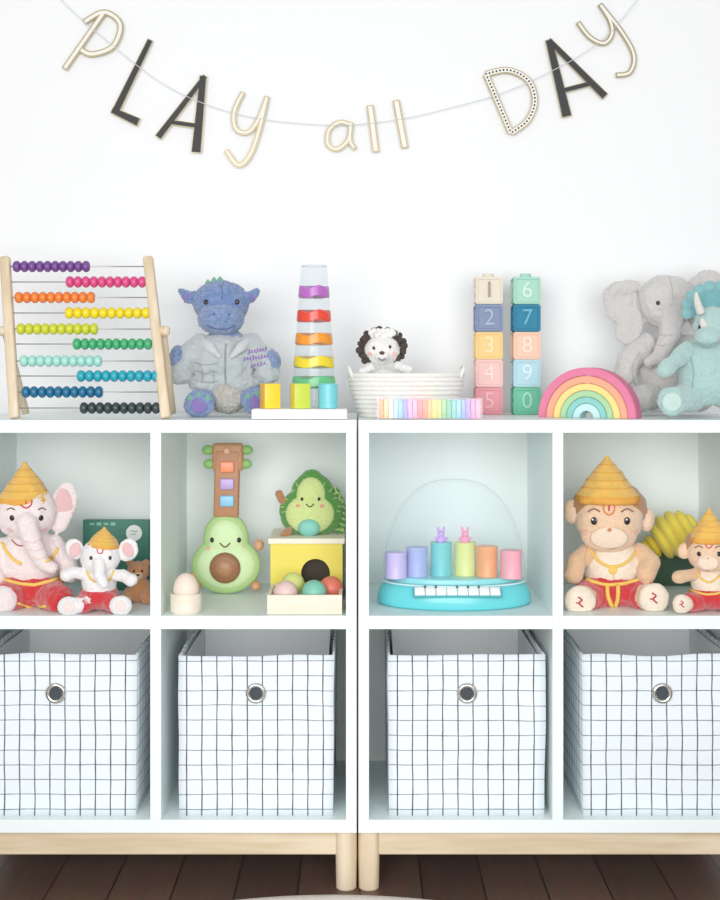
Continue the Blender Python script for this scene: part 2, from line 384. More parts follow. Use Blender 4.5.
# ---------- abacus
F=Fr('abacus',85,.06,ZT,'wooden abacus frame with ten rows of rainbow beads','abacus')
def AP(px,py):
    t=(py-257)/163.;return F.P(px,py,-18+38*t)
for (x0,x1) in ((5,15),(148,166)):
    bm=bmesh.new()
    a=AP(x0,257);b_=AP(x1,420);b_.z=.002
    d=(b_-a);L=d.length;zz=-d.normalized();yy=(Vector((0,1,0))-zz*zz.y).normalized();xx=yy.cross(zz)
    R=Matrix((xx,yy,zz)).transposed()
    a_box(bm,(a+b_)/2,(.018,.018,L),.004,0,3,R.to_4x4());F.fin('frame_post',bm,BIRCH,'auto')
    bm=bmesh.new();m=AP(x0+(x1-x0)*.45,331);e=Vector((b_.x+(-.008 if x0<50 else -.004),.07,.007));m2=m+Vector((-.012 if x0<50 else .010,.017,0))
    a_tube(bm,[m2,e],.007,0,12);F.fin('rear_leg',bm,BIRCH)
    bm=bmesh.new();a_cyl(bm,m,.009,.024,.003,0,Matrix.Rotation(math.pi/2*(-1 if x0<50 else 1),3,'Y'));F.fin('frame_knob',bm,BIRCH,'auto')
rows=[(266.5,'#6d3f8c',13,90),(282,'#d8437f',66,146),(297.5,'#ee7b2e',15,95),(313,'#eed51d',65,150),(329,'#c9cf2c',17,98),(344,'#3aa66a',73,152),(361,'#9fdccf',20,102),(376,'#1f9fb4',77,160),(392,'#14628c',22,103),(408,'#2d3a3c',80,160)]
STEEL=M('#b9b9b4',rough=.3,metal=.8)
for py,h,a,b_ in rows:
    t=(py-257)/163.
    bm=bmesh.new();a_tube(bm,[AP(5+10*t,py),AP(148+18*t,py)],.0011,0,8);F.fin('rod',bm,STEEL)
    p=AP(a,py);q=AP(b_,py);w=(q.x-p.x)/10;me=None
    for i in range(10):
        c=p.lerp(q,(i+.5)/10)
        if me is None:
            bm=bmesh.new();R=Matrix.Rotation(math.pi/2,3,'Y')
            a_lathe(bm,[(.0015,-w*.49),(.0068,-w*.45),(.0098,-w*.25),(.0106,0),(.0098,w*.25),(.0068,w*.45),(.0015,w*.49)],(0,0,0),20,1,R)
            o=F.fin('bead',bm,M(h,rough=.35));me=o.data
        else:
            o=link(bpy.data.objects.new('bead',me));o.parent=F.root
        o.location=c
# ---------- blue dragon plush
F=Fr('plush_dragon',224,.185,ZT,'dusty blue plush dragon in a silvery jacket, beside the abacus','stuffed toy')
DB=M('#6484b2',rough=1,bump=1,bs=400,col2='#8b9dca',vs=150,sheen=.6)
DBH=M('#5a7db0',rough=1,bump=1,bs=400,col2='#7f95c8',vs=130,sheen=.6)
DK=M('#c9c6bd',rough=1,bump=1,bs=500,var=.25,vs=150,sheen=.3);DP=PL('#8470b4');DG=PL('#6fae94')
bv=blob(F,'body',[('e',221,303,0,28,23,23,2),('e',221,319,14,23,15.5,19,0),('e',225,362,0,30,34,22,0),('e',228,396,8,20,18,18,1),
 ('c',[(208,394,5),(199,404,26)],[13,13],0),('e',199,404,34,15,14,7,0),('c',[(248,394,5),(257,402,26)],[13,13],0),('e',257,402,34,14,14,7,0),
 ('e',178,359,17,8,13,9,0),('e',271,362,17,9,12,9,0),('c',[(199,298,3),(188,297,3),(181,291,3)],[7,6,3],2),('c',[(243,298,3),(251,297,3),(257,291,3)],[7,6,3],2),('e',224,338,2,16,8,14,0)],[DB,DK,DBH],vox=1.3,fuzz=1.1)
for x,y in ((206,302),(237,302)):feat(F,bv,'eye',x,y,2.4,2.6,BLACK)
for x,y in ((214,314),(229,314)):feat(F,bv,'nostril',x,y,2,1.3,PL('#4e6198'),.5)
stroke(F,bv,'mouth',[(207,325),(214,328),(222,329),(230,328),(236,325)],.8,PL('#4e6198'))
for x,r in ((187,-45),(252,45)):feat(F,bv,'ear_lining',x,297,2.6,4.4,DP,.35,r)
bm=bmesh.new()
for x,y,h in ((208,284,8),(214,282,9),(220,281,8)):a_lathe(bm,[(3.6*F.s,-3*F.s),(2.8*F.s,2*F.s),(.3*F.s,h*.6*F.s)],F.P(x,y,4),12)
F.fin('crest',bm,DG)
stroke(F,bv,'head_seam',[(221,285),(222,290),(222,299)],.6,PL('#4e6198'))
for x,y in ((199,404),(257,402)):
    feat(F,bv,'foot_pad',x,y+1,8,8,DP,.15)
    for k in (-9,0,9):feat(F,bv,'toe',x+k,y-9+abs(k)*.35,2.8,2.8,DG,.5)
JK=PL('#b9c2c5')
jb=blob(F,'jacket',[('e',224,362,1,33,31,27,0),('e',204,384,6,16,9,20,0,10),('e',245,384,6,16,9,20,0,-10),('c',[(200,346,6),(185,360,14),(181,374,18)],[13,12,12],0),('c',[(250,346,6),(265,360,14),(268,374,18)],[13,12,12],0)],[JK],vox=1.5,label='silvery grey jacket with purple script',lump=2.4)
stroke(F,jb,'zip',[(226,344),(225,362),(226,390)],1,PL('#8d979a'))
blob(F,'collar',[('c',[(203,341,12),(210,347,24),(219,356,28)],[4,5.5,2.5],0),('c',[(248,341,12),(241,347,24),(232,356,28)],[4,5.5,2.5],0)],[PL('#cdd4d6')],vox=1.1,sm=3,clamp=False)
for yy in (362,370,380):stroke(F,jb,'seam',[(194,yy),(206,yy+3),(218,yy+1)],.5,PL('#939da0'))
stroke(F,jb,'pocket',[(202,370),(202,382),(214,383),(214,371),(202,370)],.5,PL('#939da0'),sm=False)
stroke(F,jb,'hem',[(194,387),(208,391),(222,391)],.6,PL('#939da0'));stroke(F,jb,'hem',[(230,391),(243,391),(256,386)],.6,PL('#939da0'))
PU=M('#8a5db4',rough=.9)
def loops(y0,x0,x1,k,h):
    L=[]
    for i in range(k*8+1):
        t=i/8*2*math.pi;L.append((x0+(x1-x0)*i/(k*8)+1.2*math.sin(t),y0-(i/(k*8))*3+h*math.cos(t)*(1.5 if (i//8)%3==0 else .8)))
    return L
stroke(F,jb,'script',loops(352,248,267,7,1.5),.38,PU,n=1);stroke(F,jb,'script',loops(359,243,269,9,1.5),.38,PU,n=1);stroke(F,jb,'script',loops(366,250,266,5,1.4),.38,PU,n=1)
# ---------- clear stacking tower
F=Fr('stacking_tower',314,.13,ZT,'clear stacking tower toy with coloured ring bands','toy tower')
def zz(py):return F.P(314,py).z
levels=[(297,'#b35fbd'),(321,'#e6402c'),(344,'#f39325'),(367,'#f0d52a'),(387,'#5fc07f')]
def rad(py):return (13.2+(py-265)/121*8)*F.s
def band(y0,y1,mat,name,wave=.003,k=1.03):
    z0,z1=zz(y0),zz(y1);r0,r1=rad(y0)*k,rad(y1)*k
    bm=bmesh.new();a_lathe(bm,[(0,z0,0,1),(r0*.97,z0,0,.7),(r0,z0+.001,0,.7),(r1,z1-.001,0,1),(r1*.97,z1,0,1),(0,z1,0,1)],wave=wave,nw=4,seg=64);F.fin(name,bm,mat,'auto')
for i,(py,h) in enumerate(levels):
    band(py,py-9.5,M(h,rough=.25),'colour_band')
bm=bmesh.new();a_lathe(bm,[(rad(265)*.9,zz(265)),(rad(265),zz(268)),(rad(386),zz(386)),(20.8*F.s,.001)],seg=48);F.fin('clear_tube',bm,CLEAR,'auto',label='clear plastic tube')
bm=bmesh.new()
for t in (266,):
    r=rad(t)*.93;a_tube(bm,[(r*math.cos(a),r*math.sin(a),zz(t)) for a in [2*math.pi*k/40 for k in range(41)]],.0008,0,5)
F.fin('tube_rim',bm,M('#dde8ec',rough=.2))
# ---------- tray and shape blocks
bm=bmesh.new();sx=96*S(.005);a_box(bm,(0,0,.0095),(sx,.058,.018),.003,0,3)
TL=thing('shape_tray',bm,M('#f6f4ef',rough=.5),Vector((W(300,0,.035).x,.036,ZT+.0003)),'long flat white wooden tray holding three shape blocks','tray',smooth='auto')
zt=ZT+.0191;u=S(.03)
def two(name,px,h1,h2,lab,cyl=False,rot=25):
    bm=bmesh.new()
    if cyl:a_cyl(bm,(0,0,0),.0175,25*u,.0015)
    else:
        a_box(bm,(0,0,12.5*u),(.030,.026,25*u),.0015,0)
    o=thing(name,bm,[M(h1,rough=.35),M(h2,rough=.35)],Vector((W(px,0,.034).x,.036,zt)),lab,'toy block','shape blocks on the tray','auto',rot)
    for p in o.data.polygons:
        if p.normal.x<-.7 and not cyl or (cyl and p.normal.z>.8):p.material_index=1
two('shape_block',270,'#f3d430','#e9a92c','yellow square wooden block on the white tray')
two('shape_block',300,'#cbdb49','#e6d24a','lime green square wooden block on the white tray')
two('shape_block',328,'#6ccbd3','#8ad8da','turquoise round wooden block on the white tray',True,0)
# ---------- rope basket + lion
F=Fr('rope_basket',406,.14,ZT,'white coiled rope basket holding a small plush lion','basket')
ROPE=M('#f4f2ed',rough=.95,bump=.9,bs=260)
bm=bmesh.new();prof=[(0,.004)];n=10;H=44*F.s
def br_(i):return (45+12*math.sin((i+.5)/n*1.5))*F.s
for i in range(n):
    r=br_(i);zc=(i+.5)*H/n;rr=H/n/2
    for k in range(-3,4):
        a=k*math.pi/6;prof.append((r+rr*math.cos(a)*.9,zc+rr*math.sin(a)))
for i in range(n-1,-1,-1):
    r=br_(i)-.005;zc=(i+.5)*H/n;rr=H/n/2
    for k in range(3,-4,-1):
        a=k*math.pi/6;prof.append((r-rr*math.cos(a)*.5,max(.006,zc+rr*math.sin(a))))
prof.append((0,.007))
a_lathe(bm,prof,(0,0,0),72,.72);F.fin('basket_body',bm,ROPE)
for sx in (-1,1):
    bm=bmesh.new();rx=57*F.s
    a_tube(bm,cat([(sx*rx*.93,-.03,H*.9),(sx*rx*1.0,-.02,H*1.12),(sx*rx*1.0,.02,H*1.12),(sx*rx*.93,.03,H*.9)],6),.0035);F.fin('handle',bm,ROPE)
F=Fr('plush_lion',384,.14,ZT+.0085,'white plush lion with patchy dark mane sitting in the basket','stuffed toy')
WP=PL('#faf8f5');DM=M('#453a37',rough=1,bump=.9,bs=300)
bv=blob(F,'body',[('e',382,350,4,18,15,14,0),('e',382,356,14,8,6,7,0),('e',384,390,0,18,22,13,0),('c',[(398,366,4),(408,370,10)],[5,5],0),('c',[(370,368,4),(363,372,8)],[5,5],0),('e',367,337,0,5,5,4,0),('e',397,335,0,5,5,4,0)],[WP],vox=1.1,fuzz=.6)
bm=bmesh.new()
for i in range(52):
    a=2*math.pi*i/52;R0=18.5+2.2*math.sin(i*2.4)
    if math.sin(a)<-.8:continue
    s_=2.6+1.2*abs(math.sin(i*1.7));a_sph(bm,F.P(382+R0*1.12*math.cos(a),348+R0*.92*-math.sin(a),4+3*math.sin(i*1.9)),(s_*F.s,3*F.s,s_*F.s),0,None,2)
F.fin('mane',bm,DM)
bm=bmesh.new()
for i in range(16):
    a_sph(bm,F.P(371+i*1.5,333+2.6*math.sin(i*2.1),10+2*math.cos(i*3)),2.9*F.s,0,None,2)
F.fin('forelock',bm,WP)
feat(F,bv,'eye',374,348,1.7,1.9,BLACK);feat(F,bv,'eye',390,347,1.7,1.9,BLACK)
feat(F,bv,'nose',382,353,2.8,2,PL('#5a3f3a'));stroke(F,bv,'mouth',[(378,358),(382,360),(386,358)],.5,BLACK)
for x in (370,394):feat(F,bv,'cheek',x,354,3,2.4,PL('#f5c4bb'),.2)
# ---------- rainbow bar case
F=Fr('rainbow_bar_case',429,.045,ZT,'clear acrylic case filled with thin rainbow bars','toy')
cols=['#f49f36','#f9c96e','#f6ecc8','#a6e0ec','#68c8ea','#8f7edc','#cf9fe4','#f898b6','#ea5f6a','#f5783c','#f8b22a','#f6e23c','#bcdc48','#72c858','#3cbc84','#42c4b8','#66cae8','#7099e0','#a080e2','#ec80be','#f8a0b8']
n=len(cols);wd=102*S(.02)
for i,h in enumerate(cols):
    bm=bmesh.new();a_box(bm,(-wd/2+(i+.5)*wd/n,0,.0185),(wd/n*.9,.043,.033),.0006);F.fin('rainbow_bar',bm,M(h,rough=.25),'auto')
bm=bmesh.new()
for c,sz in (((0,-.024,.0185),(wd+.006,.0012,.037)),((0,.024,.0185),(wd+.006,.0012,.037)),((-wd/2-.003,0,.0185),(.0012,.048,.037)),((wd/2+.003,0,.0185),(.0012,.048,.037)),((0,0,.001),(wd+.006,.048,.0012))):a_box(bm,c,sz)
F.fin('acrylic_case',bm,clear('#fffcfe',haze=.04),False)
# ---------- number blocks
def nblock(px,lvl,dig,h,hd):
    y=.26;sz=.0535;z=ZT+lvl*sz*1.0+.0003
    F=Fr('number_block',px,y,z,'%s soft toy block with raised number %s, in a tower'%(hd[1],dig),'toy block','soft number blocks')
    bs=sz-.0008
    mt=M(h,rough=.75);md=M(hd[0],rough=.75)
    t=bmesh.new();bmesh.ops.create_cube(t,size=1);bmesh.ops.scale(t,vec=(bs,bs,bs),verts=t.verts);bmesh.ops.translate(t,vec=(0,0,bs/2),verts=t.verts)
    bmesh.ops.bevel(t,geom=t.edges[:],offset=.0022,segments=2,affect='EDGES')
    side=[f for f in t.faces if abs(f.normal.z)<.1 and f.calc_area()>(bs*.7)**2]
    bmesh.ops.inset_individual(t,faces=side,thickness=.004)
    bmesh.ops.inset_individual(t,faces=side,thickness=.0012)
    for f in side:
        for v in f.verts:v.co-=f.normal*.0025
    F.fin('block_body',t,mt,False)
    bm=text_bm(dig,.044,.0045);bmesh.ops.translate(bm,vec=(0,-bs/2+.001,bs/2),verts=bm.verts)
    F.fin('raised_number',bm,md,False)
    if lvl==4:
        bm=bmesh.new();a_cyl(bm,(0,0,bs-.0002),.011,.0075,.0015);F.fin('stud',bm,mt,'auto')
    bm=bmesh.new()
    for sx in (-1,1):
        for a,b2 in ((-.01,.018),(.01,.018),(-.01,.036),(.01,.036)):a_sph(bm,(sx*(bs/2-.0025),a,b2),(.001,.004,.004),0,None,2)
    F.fin('raised_dots',bm,md)
for i,(d,h,a,nm) in enumerate((('5','#dd929b','#ecb0b5','rose'),('4','#edc0ba','#f6dad5','pale pink'),('3','#efca84','#f8e2b0','yellow'),('2','#7c8bab','#a4b0c8','slate blue'),('1','#e2d8c6','#a0947f','cream'))):nblock(488,i,d,h,(a,nm))
for i,(d,h,a,nm) in enumerate((('0','#66bd9b','#9fdac2','green'),('9','#add5df','#d4ecf1','pale blue'),('8','#eec5ac','#f8dfd0','peach'),('7','#20799a','#62aac0','dark teal'),('6','#a2d4c0','#cdecdf','mint'))):nblock(525.5,i,d,h,(a,nm))
# ---------- rainbow stacker
s=S(.1);ctr=Vector((W(590,0,.1).x,.105,ZT+.0004))
for R1,R0,h,nm in ((50,42,'#df7397','pink'),(41.5,34.5,'#f2a482','orange'),(34,27.5,'#f4d882','yellow'),(27,21,'#a4d09c','green'),(20.5,14.5,'#80c8c0','teal'),(14,7,'#bfe3e6','pale blue')):
    t=bmesh.new();N=28;D=.044;rg=[]
    for i in range(N+1):
        a=math.pi*i/N;c,sn_=math.cos(a),math.sin(a);r1=R1*s;r0=R0*s
        rg.append([t.verts.new((r*c,y,r*sn_)) for r,y in ((r1,-D/2),(r0,-D/2),(r0,D/2),(r1,D/2))])
    for i in range(N):
        for k in range(4):t.faces.new([rg[i][k],rg[i][(k+1)%4],rg[i+1][(k+1)%4],rg[i+1][k]])
    t.faces.new(rg[0]);t.faces.new(rg[-1][::-1])
    ed=[e for e in t.edges if abs(abs(e.verts[0].co.y)-D/2)<1e-6 and abs(e.verts[0].co.y-e.verts[1].co.y)<1e-6 and abs(math.hypot(e.verts[0].co.x,e.verts[0].co.z)-math.hypot(e.verts[1].co.x,e.verts[1].co.z))<1e-6]
    bmesh.ops.bevel(t,geom=ed,offset=.0015,segments=2,affect='EDGES')
    thing('rainbow_arch',t,M(h,rough=.65),ctr,'%s arch of a nested rainbow stacker beside the number blocks'%nm,'toy arch','nested rainbow arches','auto',-26)
# ---------- grey elephant plush
F=Fr('plush_elephant',664,.24,ZT,'light grey plush elephant with big floppy ears, against the wall','stuffed toy')
EG=PL('#d5d1ce');EC=PL('#b3aeac')
bv=blob(F,'body',[('e',666,302,4,30,27,24,0),('c',[(672,318,18),(668,340,28),(660,356,32),(650,362,32)],[13,10,8,6.5],0),('e',668,368,0,32,38,24,0),
 ('e',622,304,2,19,24,4,0,-22),('e',630,326,4,15,21,4,0,18),('e',624,288,4,17,8,5,0,-12),('e',706,300,-2,22,32,5,0,10),
 ('c',[(646,345,8),(630,360,16),(624,376,20)],[12,12,12],0),('c',[(690,345,8),(704,370,14)],[11,11],0),
 ('c',[(652,395,5),(640,398,26)],[14,14],0),('c',[(690,395,5),(700,398,20)],[14,14],0)],[EG],fuzz=.5,lump=1.3)
stroke(F,bv,'ear_seam',[(637,292),(641,306),(643,322),(640,338)],.5,EC)
for x in (658,688):feat(F,bv,'eye',x,303,2.1,2.3,BLACK)
for yy in (334,344):stroke(F,bv,'trunk_crease',[(660-(yy-330)*.2,yy),(666-(yy-330)*.3,yy+2),(673-(yy-330)*.3,yy)],.4,EC)
stroke(F,bv,'head_seam',[(669,276),(672,288),(673,300)],.4,EC)
stroke(F,bv,'seam',[(640,352),(632,366),(634,384)],.4,EC)
# ---------- teal triceratops
F=Fr('plush_triceratops',706,.11,ZT,'mint teal plush triceratops sitting before the grey elephant','stuffed toy')
TE=PL('#afd1cd');TD=PL('#70aeb3')
bv=blob(F,'body',[('e',714,326,16,20,20,20,0),('e',708,337,30,14,10,12,0),('e',716,308,6,28,22,5,1,8),('e',708,370,2,32,36,25,0),
 ('c',[(688,350,10),(674,362,24),(665,370,32)],[9.5,9,8.5],0),('c',[(728,348,10),(742,366,24)],[9,9],0),
 ('c',[(692,396,5),(674,400,30)],[15,14],0),('e',672,401,36,15,14,7,0),('c',[(726,396,5),(740,400,30)],[15,14],0)],[TE,TD],fuzz=.5,lump=1.3)
bm=bmesh.new()
for k in range(9):
    a=math.radians(190-k*22);a_sph(bm,F.P(716+29*math.cos(a),309-23*math.sin(a),6),(6.5*F.s,3*F.s,6.5*F.s),0,None,2)
F.fin('frill_scallops',bm,PL('#84babd'))
for x,y,x2,y2 in ((701,313,696,292),(728,312,735,294),(706,328,702,318)):
    bm=bmesh.new();a_tube(bm,cat([F.P(x,y,28),F.P((x+x2)/2-1,(y+y2)/2,31),F.P(x2,y2,32)],4),[x_*F.s*.85 for x_ in (5,4.8,4.6,4.3,4,3.5,2.8,2,.8)],0,12);F.fin('horn',bm,PL('#e4e1da'))
for x in (700,724):feat(F,bv,'eye',x,327,2.3,2.5,BLACK)
stroke(F,bv,'mouth',[(697,341),(706,345),(716,342)],.6,TD)
stroke(F,bv,'seam',[(690,356),(694,372),(692,388)],.5,TD)
feat(F,bv,'foot_pad',672,402,9.5,9.5,PL('#c8e4da'),.12)
# ---------- hats
HAT=M('#f2bd58',rough=1,bump=.8,bs=400,var=.1,vs=80,sheen=.4);HATD=M('#e6a345',rough=1,bump=.6,bs=400)
def hat(F,px,py0,py1,r,d,tilt=0,name='cap'):
    c=F.P(px,py0,d);h=(py0-py1)*F.s;R_=r*F.s;prof=[(0,-.08*h)]
    prof+= [(R_*.93,-.08*h,1),(R_*.99,-.03*h,1),(R_*.99,.06*h,1),(R_*.95,.1*h,0)]
    N=30
    for i in range(1,N):
        u=i/N;rr=R_*.95*((1-u)**.78)*(1+.01*math.cos(u*5*2*math.pi));prof.append((max(rr,.1*R_),h*(.1+.86*u),1 if i%6==0 else 0))
    prof+=[(R_*.08,h*.985,0),(0,h,0)]
    t=bmesh.new();a_lathe(t,prof,(0,0,0),40,.92)
    for v in t.verts:
        k=noise.noise(v.co*60+c*10);v.co.x*=1+.09*k;v.co.y*=1+.09*k;v.co.z+=.0015*noise.noise(v.co*90+c*10)
    bmesh.ops.transform(t,matrix=Matrix.Translation(c)@Matrix.Rotation(math.radians(tilt),4,'Y'),verts=t.verts)
    F.fin(name,t,[HAT,HATD],label='soft pointed golden cap')
RED=PL('#cf2e34');YEL=M('#ecc158',rough=.8)
# ---------- big pink elephant
F=Fr('plush_elephant',34,.12,ZM,'large pale pink plush elephant with golden cap, red trousers','stuffed toy')
PK=PL('#f6e6e4');PI=PL('#eabcbd')
bv=blob(F,'body',[('e',26,512,8,31,28,26,0),('c',[(27,522,30),(33,545,38),(42,562,38),(52,568,36)],[11,9,7.5,6],0),('e',30,560,0,33,34,26,0),
 ('e',64,504,2,13,23,4,0,12),('e',60,520,3,10,14,4,0,20),('e',-12,505,2,14,26,5,0,-10),
 ('c',[(54,545,6),(66,562,16),(70,574,22)],[11,10,9],0),('c',[(4,548,6),(-6,566,16),(-4,580,24)],[11,10,9],0),('e',3,600,40,14,14,10,0)],[PK])
feat(F,bv,'ear_lining',65,505,8,17,PI,.1,10)
for x in (12,41):feat(F,bv,'eye',x,518,2.6,2.9,BLACK,.35)
for x in (11,42):stroke(F,bv,'eyebrow',[(x-4,510),(x,508),(x+4,510)],.6,BLACK)
stroke(F,bv,'forehead_mark',[(20,500),(21,505),(26,508),(31,505),(32,500)],.8,RED);stroke(F,bv,'forehead_mark',[(26,500),(26,504)],.9,RED)
for x in (10,44):feat(F,bv,'cheek',x,530,4,3,PI,.15)
for yy in (540,548,556):stroke(F,bv,'trunk_crease',[(24+(yy-540)*.5,yy+1),(33+(yy-540)*.5,yy+3),(41+(yy-540)*.5,yy-1)],.4,PI)
stroke(F,bv,'arm_seam',[(52,540),(58,552),(60,566)],.4,PI)
stroke(F,bv,'necklace',[(2,543),(12,558),(22,564)],1.6,YEL);stroke(F,bv,'necklace',[(46,562),(54,556),(58,548)],1.6,YEL)
stroke(F,bv,'mouth',[(12,540),(17,545),(23,546)],.8,PL('#b8585c'))
blob(F,'trousers',[('e',30,590,2,36,20,28,0),('c',[(18,592,10),(6,598,32)],[17,16],0),('c',[(44,592,10),(60,600,34)],[17,15],0)],[RED],label='red trousers',lump=2)
tb=F.bvh;stroke(F,tb,'trim',[(-4,577),(14,583),(34,585),(52,581),(62,577)],1.8,YEL);stroke(F,tb,'trim',[(18,603),(30,607),(46,606)],1.3,YEL)
hat(F,25,501,462,27,8)
# ---------- small elephant
F=Fr('plush_elephant',99,.05,ZM,'small white plush elephant with golden cap, arms out','stuffed toy')
PW=PL('#f6f3f3')
bv=blob(F,'body',[('e',100,557,4,20,18,17,0),('c',[(99,562,18),(99,575,24),(104,584,25)],[6.5,5.5,4.2],0),('e',99,583,0,17,19,15,0),
 ('e',75,549,1,9,11,4,0,-25),('e',128,550,1,10,12,4,0,25),('c',[(87,575,6),(74,572,12),(66,575,16)],[6,6,6.5],0),('c',[(112,575,6),(124,576,12),(131,580,16)],[6,6,6.5],0),
 ('c',[(92,600,8),(76,606,18)],[8,8],0),('c',[(106,600,8),(118,605,18)],[8,8],0),('e',69,607,20,11,10,7,0),('e',121,606,20,11,10,7,0)],[PW],vox=1.1)
for x,r in ((75,-20),(128,20)):feat(F,bv,'ear_lining',x,550,5.5,7.5,PI,.12,r)
for x in (91,110):feat(F,bv,'eye',x,558,1.8,2.1,BLACK,.4)
stroke(F,bv,'forehead_mark',[(97,549),(98,553),(102,553),(103,549)],.6,RED)
stroke(F,bv,'necklace',[(86,571),(90,578),(95,582)],1.1,YEL);stroke(F,bv,'necklace',[(114,571),(111,578),(108,581)],1.1,YEL)
for x,y in ((69,607),(121,606)):feat(F,bv,'foot_pad',x,y,5.5,5.5,PL('#f8e2de'),.12)
blob(F,'trousers',[('e',99,597,0,21,13,17,0),('c',[(92,600,6),(82,604,13)],[10,9.5],0),('c',[(106,600,6),(113,603,13)],[10,9.5],0)],[RED],vox=1.2,label='red trousers',lump=1.2)
hat(F,103,546,527,17,3,4)
# ---------- small brown plush + book
F=Fr('plush_bear',140,.14,ZM,'small brown plush animal leaning behind the white elephant','stuffed toy')
BR=PL('#c98a5c');bv=blob(F,'body',[('e',138,572,4,11,11,10,0),('e',139,590,2,12,14,11,0),('e',130,563,2,4,4,3,0),('e',146,563,2,4,4,3,0),('e',138,576,12,5,4,4,1),('c',[(130,592,6),(127,598,14)],[6,6],0),('c',[(148,592,6),(146,598,14)],[6,6],0)],[BR,PL('#e6c39a')],vox=1.1,sm=4)
for x in (134,142):feat(F,bv,'eye',x,571,1.3,1.5,BLACK)
feat(F,bv,'nose',138,575,1.8,1.2,BLACK)
F=Fr('picture_book',116,.26,ZM,'green hardcover picture book standing behind the elephants','book')
w=66*F.s;H=.137
bm=bmesh.new();a_box(bm,(0,0,H/2),(w,.003,H),.0006);a_box(bm,(0,.013,H/2),(w,.003,H),.0006);a_box(bm,(-w/2+.0015,.0065,H/2),(.003,.012,H),.0005)
F.fin('book_cover',bm,M('#27735f',rough=.4),False)
bm=bmesh.new();a_box(bm,(.001,.0065,H/2),(w-.006,.0095,H-.006));F.fin('pages',bm,CREAM,False)
RX=Matrix.Rotation(math.pi/2,3,'X')
bm=bmesh.new();p=F.P(134,533,1);a_cyl(bm,(p.x,-.0014,p.z),8*F.s,.0008,.0001,0,RX);a_box(bm,(p.x-.004,-.0019,p.z-.0145),(.006,.0008,.008),0)
a_ribbon(bm,cat([(p.x-.007,p.z+.003),(p.x-.003,p.z+.0045),(p.x+.002,p.z+.003),(p.x+.007,p.z+.0045)],4),.0011,-.002,-.0028,1)
a_ribbon(bm,cat([(p.x-.006,p.z-.003),(p.x-.002,p.z-.0018),(p.x+.004,p.z-.003)],4),.0011,-.002,-.0028,1)
F.fin('speech_bubble',bm,[M('#eef3ee'),M('#1f6b58',rough=.4)],False)
bm=bmesh.new()
for i in range(4):
    p=F.P(92+i*7,524,1);a_box(bm,(p.x,-.0019,p.z),(.009,.0008,.006 if i%2 else .004))
F.fin('cover_pattern',bm,M('#7fc0a8'),False)
# ---------- avocado guitar
F=Fr('toy_guitar',226,.22,ZM,'light green avocado-shaped toy guitar with smiling face, upright','toy guitar')
AG=M('#aed188',rough=.5)
bv=blob(F,'guitar_body',[('e',226,565,0,35,29,12,0),('e',226,538,0,23,26,11,0)],[AG],sm=8,fuzz=0,lump=0)
RXm=Matrix.Rotation(math.pi/2,3,'X')
bb=blob(F,'front_face',[('e',226,565,4,30,24.5,10,0),('e',226,539,4,18.5,21,9,0)],[M('#cde6ad',rough=.55)],sm=8,clamp=False,fuzz=0,lump=0)
feat(F,bb,'pit_speaker',225,568,15.5,15.5,M('#8c5c3a',rough=.5),.35)
feat(F,bb,'pit_button',225,568,9,9,M('#a5744e',rough=.45),.45,up=3)
for x in (212,239):feat(F,bb,'eye',x,540,2.4,2.7,BLACK)
stroke(F,bb,'mouth',[(220,543),(225,547),(230,543)],.8,M('#6b4a3a'))
for x in (206,245):feat(F,bb,'cheek',x,547,3.2,2.4,M('#f0b0a3'),.15)
NB=M('#ad7751',rough=.5)
bm=bmesh.new();a=F.P(226,517,3);b_=F.P(228,450,1);a_box(bm,(a+b_)/2,(25*F.s,.018,(a-b_).length),.004,0,3,Matrix.Rotation(math.radians(1.5),4,'Y'));F.fin('guitar_neck',bm,NB,'auto')
bm=bmesh.new();p=F.P(228,457,1);a_box(bm,p,(31*F.s,.02,28*F.s),.007,0,4);F.fin('headstock',bm,M('#b8835c',rough=.5),'auto')
for x,y in ((208,450),(209,464),(247,450),(246,464)):
    bm=bmesh.new();a_sph(bm,F.P(x,y,1),(6*F.s,.007,5*F.s));F.fin('tuning_peg',bm,M('#84b562',rough=.5))
for y,h in ((467,'#f08a5f'),(484,'#b79cd6'),(501,'#82c2e4')):
    bm=bmesh.new();p=F.P(227,y,8);a_box(bm,p,(14*F.s,.008,11*F.s),.003,0,3);F.fin('button',bm,M(h,rough=.35),'auto')
bm=bmesh.new();a_cyl(bm,F.P(227,451,6.5),.006,.005,.001,0,RXm);F.fin('button',bm,M('#d49a70',rough=.4),'auto')
for x,y in ((192,578),(259,545)):
    bm=bmesh.new();a_sph(bm,F.P(x,y,2),(5*F.s,6*F.s,6*F.s));F.fin('arm',bm,M('#d29a74',rough=.5))
for x in (196,256):
    bm=bmesh.new();a_sph(bm,F.P(x,586,2),(5*F.s,7*F.s,5*F.s));F.fin('foot',bm,M('#d29a74',rough=.5))
# ---------- egg and cup
F=Fr('egg_cup',186,.034,ZM,'pale wooden cup at the shelf edge holding an egg','egg cup')
bm=bmesh.new();u=F.s;a_lathe(bm,[(0,0),(14*u,0),(15.5*u,1.5*u),(15.5*u,18*u),(15*u,19.5*u),(14*u,19.5*u),(13.5*u,18*u),(13*u,8*u),(0,7*u)]);F.fin('cup',bm,PALE,'auto')
bm=bmesh.new();prof=[]
for i in range(17):
    a=-math.pi/2+math.pi*i/16;r=12.8*u*math.cos(a);z=math.sin(a);prof.append((max(r,0),(14*z if z<0 else 17*z)*u))
a_lathe(bm,prof,(0,0,0));thing('wooden_egg',bm,M('#f3ddcd',rough=.5),F.o+Vector((0,0,22.5*u)),'smooth cream wooden egg sitting in a pale cup','toy egg')
